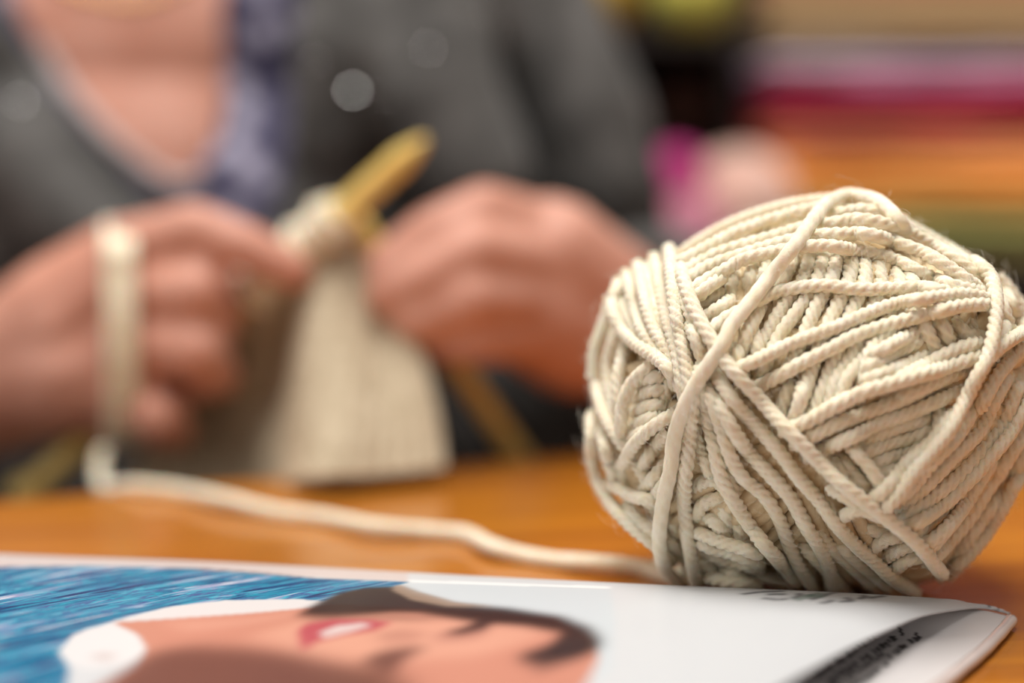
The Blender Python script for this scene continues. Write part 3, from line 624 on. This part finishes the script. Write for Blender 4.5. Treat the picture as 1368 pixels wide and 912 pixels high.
blouse = addmesh('blouse', bl, M_blouse, person); s_ = blouse.modifiers.new('t', 'SOLIDIFY'); s_.thickness = 0.0012
sleeveR = chain([(ELR, .044), ((WR[0] + .012, WR[1] + .055, WR[2] - .010), .040), ((WR[0] + .006, WR[1] + .028, WR[2] - .004), .034)])
folds = chain([J(690, -60, .86, .022), J(745, 60, .845, .021), J(788, 160, .835, .022), J(812, 250, .83, .020), J(835, 330, .84, .016)])
folds += chain([J(600, -160, .86, .022), J(575, 0, .82, .022), J(590, 130, .80, .022), J(640, 230, .79, .018)]) + chain([J(470, -60, .83, .016), J(455, 80, .805, .018), J(440, 180, .80, .012)])
folds += chain([J(20, 200, .80, .016), J(100, 300, .785, .012), J(200, 360, .79, .012)])
ca = remeshed(torso + neck[:1] + armR_up + sleeveR + armL_up + folds + chain([(ELL, .045), ((-0.30, .75, -.01), .043)]), 0.005, 5, infl=0.0075)
cut(ca, [Vc], 0.93)
bm = bmesh.new(); bm.from_mesh(ca); bmesh.ops.delete(bm, geom=[f_ for f_ in bm.faces if f_.calc_center_median().z > .37 or (f_.normal.length > 0 and (f_.calc_center_median() - Vector((WR[0] + .004, WR[1] + .012, WR[2]))).length < .030)], context='FACES'); bm.to_mesh(ca); bm.free()
card = addmesh('cardigan', ca, M_card, person); s_ = card.modifiers.new('t', 'SOLIDIFY'); s_.thickness = 0.003; s_.offset = -1
# lace edge along the neckline, chain, sequins, laid on the surfaces they sit on
def bvh(o):
    me = o.data; return BVHTree.FromPolygons([tuple(v.co + person.location) for v in me.vertices], [tuple(p.vertices) for p in me.polygons])
tb_ = bvh(body); tc_ = bvh(card); tl_ = bvh(blouse)
def hit(tree, x, y):
    d = ray(x, y).normalized(); h_ = tree.ray_cast(CAM, d); return h_[0], h_[1]
lp = []
for (x, y) in ((58, 62), (80, 100), (100, 130), (125, 160), (150, 186), (175, 208), (200, 228), (225, 242), (250, 246), (275, 238)):
    p, n_ = hit(tb_, x, y)
    if p: lp.append(np.array(p + n_ * 0.003))
P = spline(lp, 0.002); V, Fc = rope(P, 0.0030, np.tile([0, -1, 0.2], (len(P), 1)), sides=12, plies=6, pitch=0.03, depth=.25); part('lace_trim', V, Fc, M_white, person)['label'] = 'white lace edge of the blouse'
M_gold = mat('gold', (0.75, 0.5, 0.15), 0.25, metal=1)
lp = [np.array(p + n_ * .001) for p, n_ in (hit(tb_, x, y) for x, y in ((20, -60), (70, -30), (120, -8), (170, 0), (215, -8), (260, -32), (300, -70))) if p]
P = spline(lp, 0.001); V, Fc = rope(P, 0.0012, np.tile([0, -1, 0.2], (len(P), 1)), sides=8, plies=2, pitch=0.004, depth=.4); part('necklace', V, Fc, M_gold, person)['label'] = 'thin gold necklace'
M_seq = mat('sequin_metal', (0.9, 0.9, 0.9), 0.12, metal=1)
for (x, y, r_) in ((470, 120, .0009), (26, 138, .0005), (572, 66, .00045), (422, 82, .0003), (515, 128, .0002), (640, 20, .0002)):
    p, n_ = hit(tc_, x, y)
    if not p: continue
    p = p + n_ * 0.0012; hn = ((Vector(KEY) - p).normalized() + (CAM - p).normalized()).normalized()
    t1 = hn.orthogonal().normalized(); t2 = hn.cross(t1); th = np.linspace(0, 2 * math.pi, 16, endpoint=False)
    ring = [p + (t1 * math.cos(a) + t2 * math.sin(a)) * r_ for a in th]; low = [q - hn * 0.0004 for q in ring]
    vs = [q[:] for q in ring + low]; part('sequin', vs, [tuple(range(16)), tuple(range(16, 32))[::-1]] + [(k, 16 + k, 16 + (k + 1) % 16, (k + 1) % 16) for k in range(16)], M_seq, person, False)
# blouse cuff at the right wrist
M_cuff = mat('lilac_cuff', (0.32, 0.29, 0.36), 0.8)
c0 = np.array(WR) + (.003, .016, 0); a_ = np.array((0.012, .05, -.012)); a_ /= np.linalg.norm(a_); b1 = np.cross(a_, [0, 0, 1]); b1 /= np.linalg.norm(b1); b2 = np.cross(b1, a_)
th = np.linspace(0, 2 * math.pi, 50); P = c0 + 0.0305 * (np.cos(th)[:, None] * b1 + np.sin(th)[:, None] * b2)
V, Fc = rope(P, 0.005, P - c0, sides=10, plies=5, pitch=.02, depth=.2); part('cuff', V, Fc, M_cuff, person)['label'] = 'pale lilac blouse cuff'
# yarn wound round the hand on the left
wr = empty('wrapped_yarn', tuple(at(160, 590, .645))); tag(wr, 'three turns of cream yarn wound around the back of the left-hand fist', 'yarn')
for k, x in enumerate((147, 162, 177)):
    P = []
    for (y, dY) in ((300, .660), (330, .634), (370, .630), (420, .6275), (480, .628), (530, .632), (570, .640), (592, .658), (570, .685), (480, .70), (380, .70), (310, .685), (300, .660)):
        P.append(at(x + (y - 440) * .02, y, dY)[:])
    P = spline(P, 0.001); V, Fc = rope(P, 0.0022, P - P.mean(0), sides=12, pitch=.014); part('turn', V, Fc, M_yarn, wr)

# ------------------------------------------------------------------ shelves behind
M_shelf = mat('dark_shelf_wood', (0.018, 0.010, 0.008), 0.6)
sh = empty('shelf_unit', (0.35, 1.2, -.745)); tag(sh, 'dark open shelving holding folded cloth and yarn behind the table', 'shelf')
Ys = 1.06; k_ = Ys / F
def sx_(px, Y=Ys): return at(px, 300, Y).x
def sz(py, Y=Ys): return at(684, py, Y).z
xl, xd, xr = sx_(640), sx_(990), sx_(1800)
for nm, bx in (('side_panel', (xl - .02, xl, Ys, 1.42, -.745, .55)), ('side_panel', (xr, xr + .02, Ys, 1.42, -.745, .55)), ('divider', (xd - .006, xd + .006, Ys + .03, 1.42, sz(350) , .55)), ('back_panel', (xl - .02, xr + .02, 1.42, 1.43, -.745, .55)),
               ('shelf_board', (xl, xd - .006, Ys - .05, 1.42, sz(66), sz(50))), ('shelf_board', (xd + .006, xr, Ys + .12, 1.42, sz(-230), sz(-212))), ('shelf_board', (xl, xr, Ys - .10, 1.42, sz(372), sz(350))), ('shelf_board', (xl, xd - .006, Ys + .03, 1.42, .104, .114)), ('shelf_board', (xl, xr, Ys, 1.42, -.4, -.38))):
    part(nm, *box(*bx), M_shelf, sh, False)
cl = [('olive green', (160, 145, 85), 350, 318), ('dark green', (160, 160, 100), 318, 290), ('moss brown', (195, 150, 82), 290, 264), ('ochre orange', (240, 160, 78), 264, 240), ('bright orange', (255, 175, 98), 240, 212), ('soft orange', (255, 170, 112), 212, 188),
      ('brick rose', (205, 118, 100), 188, 168), ('red', (190, 45, 62), 168, 150), ('deep crimson', (140, 10, 42), 150, 132), ('crimson rose', (176, 45, 92), 132, 116), ('mauve', (215, 150, 182), 116, 98), ('lilac grey', (190, 178, 198), 98, 78),
      ('grey beige', (170, 150, 125), 78, 50), ('tan', (185, 158, 120), 50, 20), ('light tan', (176, 145, 105), 20, -12), ('dusty pink', (200, 120, 110), -12, -36)]
def folded(name, x0, x1, y0, y1, z0, z1, m):    # a folded cloth: rounded front fold, two leaves, soft waviness
    n = 24; nx = 40; rows = []
    h = (z1 - z0) / 2; zc = (z0 + z1) / 2
    prof = [(y1, -h)] + [(y0 + h - h * math.cos(a), h * math.sin(a)) for a in np.linspace(-math.pi / 2, math.pi / 2, 9)] + [(y1, h)]
    ph = random.uniform(0, 6); V = []
    for i in range(nx + 1):
        x = x0 + (x1 - x0) * i / nx; e = min(i, nx - i); s = 1 if e > 1 else (0.75 if e == 1 else 0.4)
        wv = 0.0016 * math.sin(x * 30 + ph) + .0008 * math.sin(x * 77 + ph * 2)
        for (yy, zz) in prof: V.append((x, yy + wv * (yy < y0 + 2 * h), zc + zz * s * 0.98 + wv * 0.6))
    k = len(prof); Fc = [(i * k + j, i * k + (j + 1) % k, (i + 1) * k + (j + 1) % k, (i + 1) * k + j) for i in range(nx) for j in range(k)] + [tuple(range(k)), tuple(range(nx * k, nx * k + k))[::-1]]
    o = mesh(name, V, Fc, m); return o
for k, (nm, c, ylo, yhi) in enumerate(cl):
    m = mat('cloth_' + nm.replace(' ', '_'), srgb(*c), 0.9, bump=(300, .3, .001), spec=.2)
    x0 = sx_(1008 + random.uniform(-10, 8)); x1 = sx_(1520 + random.uniform(-20, 20))
    nb = ('lowest' if k == 0 else 'directly above the ' + cl[k - 1][0] + ' one') 
    o = folded('folded_cloth', x0, x1, Ys - .035 + random.uniform(0, .006), Ys + .22, sz(ylo), sz(yhi), m)
    tag(o, ('folded %s cloth at the bottom of the shelf stack' % nm) if k == 0 else 'folded %s cloth in the shelf stack, %s' % (nm, nb), 'cloth', 'folded cloths stacked on the shelf')
# small wound balls of yarn
def small_ball_mesh(r):
    ps = []
    for bi in range(14):
        nrm = rng.normal(size=3); nrm /= np.linalg.norm(nrm); a = np.cross(nrm, [.3, .2, .9]); a /= np.linalg.norm(a); b_ = np.cross(nrm, a)
        for k in range(6):
            off = (k - 2.5) * 0.1; t = np.linspace(0, 2 * math.pi, 60); dr = np.cos(t)[:, None] * a + np.sin(t)[:, None] * b_ + off * nrm
            dr /= np.linalg.norm(dr, axis=1)[:, None]; P = dr * r * (0.90 + 0.006 * bi); ps.append(rope(P, r * .055, P, sides=6, depth=.12))
    bm = bmesh.new(); bmesh.ops.create_icosphere(bm, subdivisions=3, radius=r * .9); vv = np.array([v.co[:] for v in bm.verts]); ff = np.array([[q.index for q in f_.verts] + [f_.verts[0].index] for f_ in bm.faces])
    bm.free(); V, Fc = join(ps); me = bpy.data.meshes.new('yarn_ball_mesh'); me.from_pydata(np.vstack([V, vv]).tolist(), [], Fc.tolist() + (ff[:, :3] + len(V)).tolist())
    me.polygons.foreach_set('use_smooth', [True] * len(me.polygons)); me.materials.append(M_yarn); return me
SB = small_ball_mesh(1.0)
balls = [('magenta', (195, 70, 135), 903, 238, 41, 1.00, 'small magenta ball of yarn on the lower shelf, beside the sleeve'), ('blush', (235, 195, 180), 985, 276, 77, 1.03, 'blush-cream ball of yarn on the lower shelf, touching the folded cloths'),
         ('rose pink', (215, 145, 165), 920, 311, 50, .985, 'rose pink ball of yarn right behind the big cream ball'), ('navy', (35, 50, 72), 800, 140, 60, 1.13, 'navy ball of yarn in the dark bay beside the shoulder'),
         ('brown', (120, 92, 84), 912, 150, 50, 1.13, 'dull brown ball of yarn in the dark bay, left of the crimson cloth'),
         ('lime', (205, 200, 100), 925, -6, 56, 1.03, 'lime green ball of yarn on the upper shelf, left of the tan cloth'), ('olive gold', (195, 165, 75), 795, -8, 58, 1.03, 'olive gold ball of yarn on the upper shelf, nearest the shoulder')]
for nm, c, x, y, rp, Y, lab in balls:
    o = link('yarn_ball', SB); o.material_slots[0].link = 'OBJECT'; o.material_slots[0].material = mat('wool_' + nm.replace(' ', '_'), srgb(*c), .9, spec=.2)
    r_ = rp * Y / F; p = at(x, y, Y); o.location = p; o.scale = (r_, r_, r_); o.rotation_euler = (random.random() * 6, random.random() * 6, 0)
    tag(o, lab, 'yarn ball', 'small balls of yarn on the shelves')
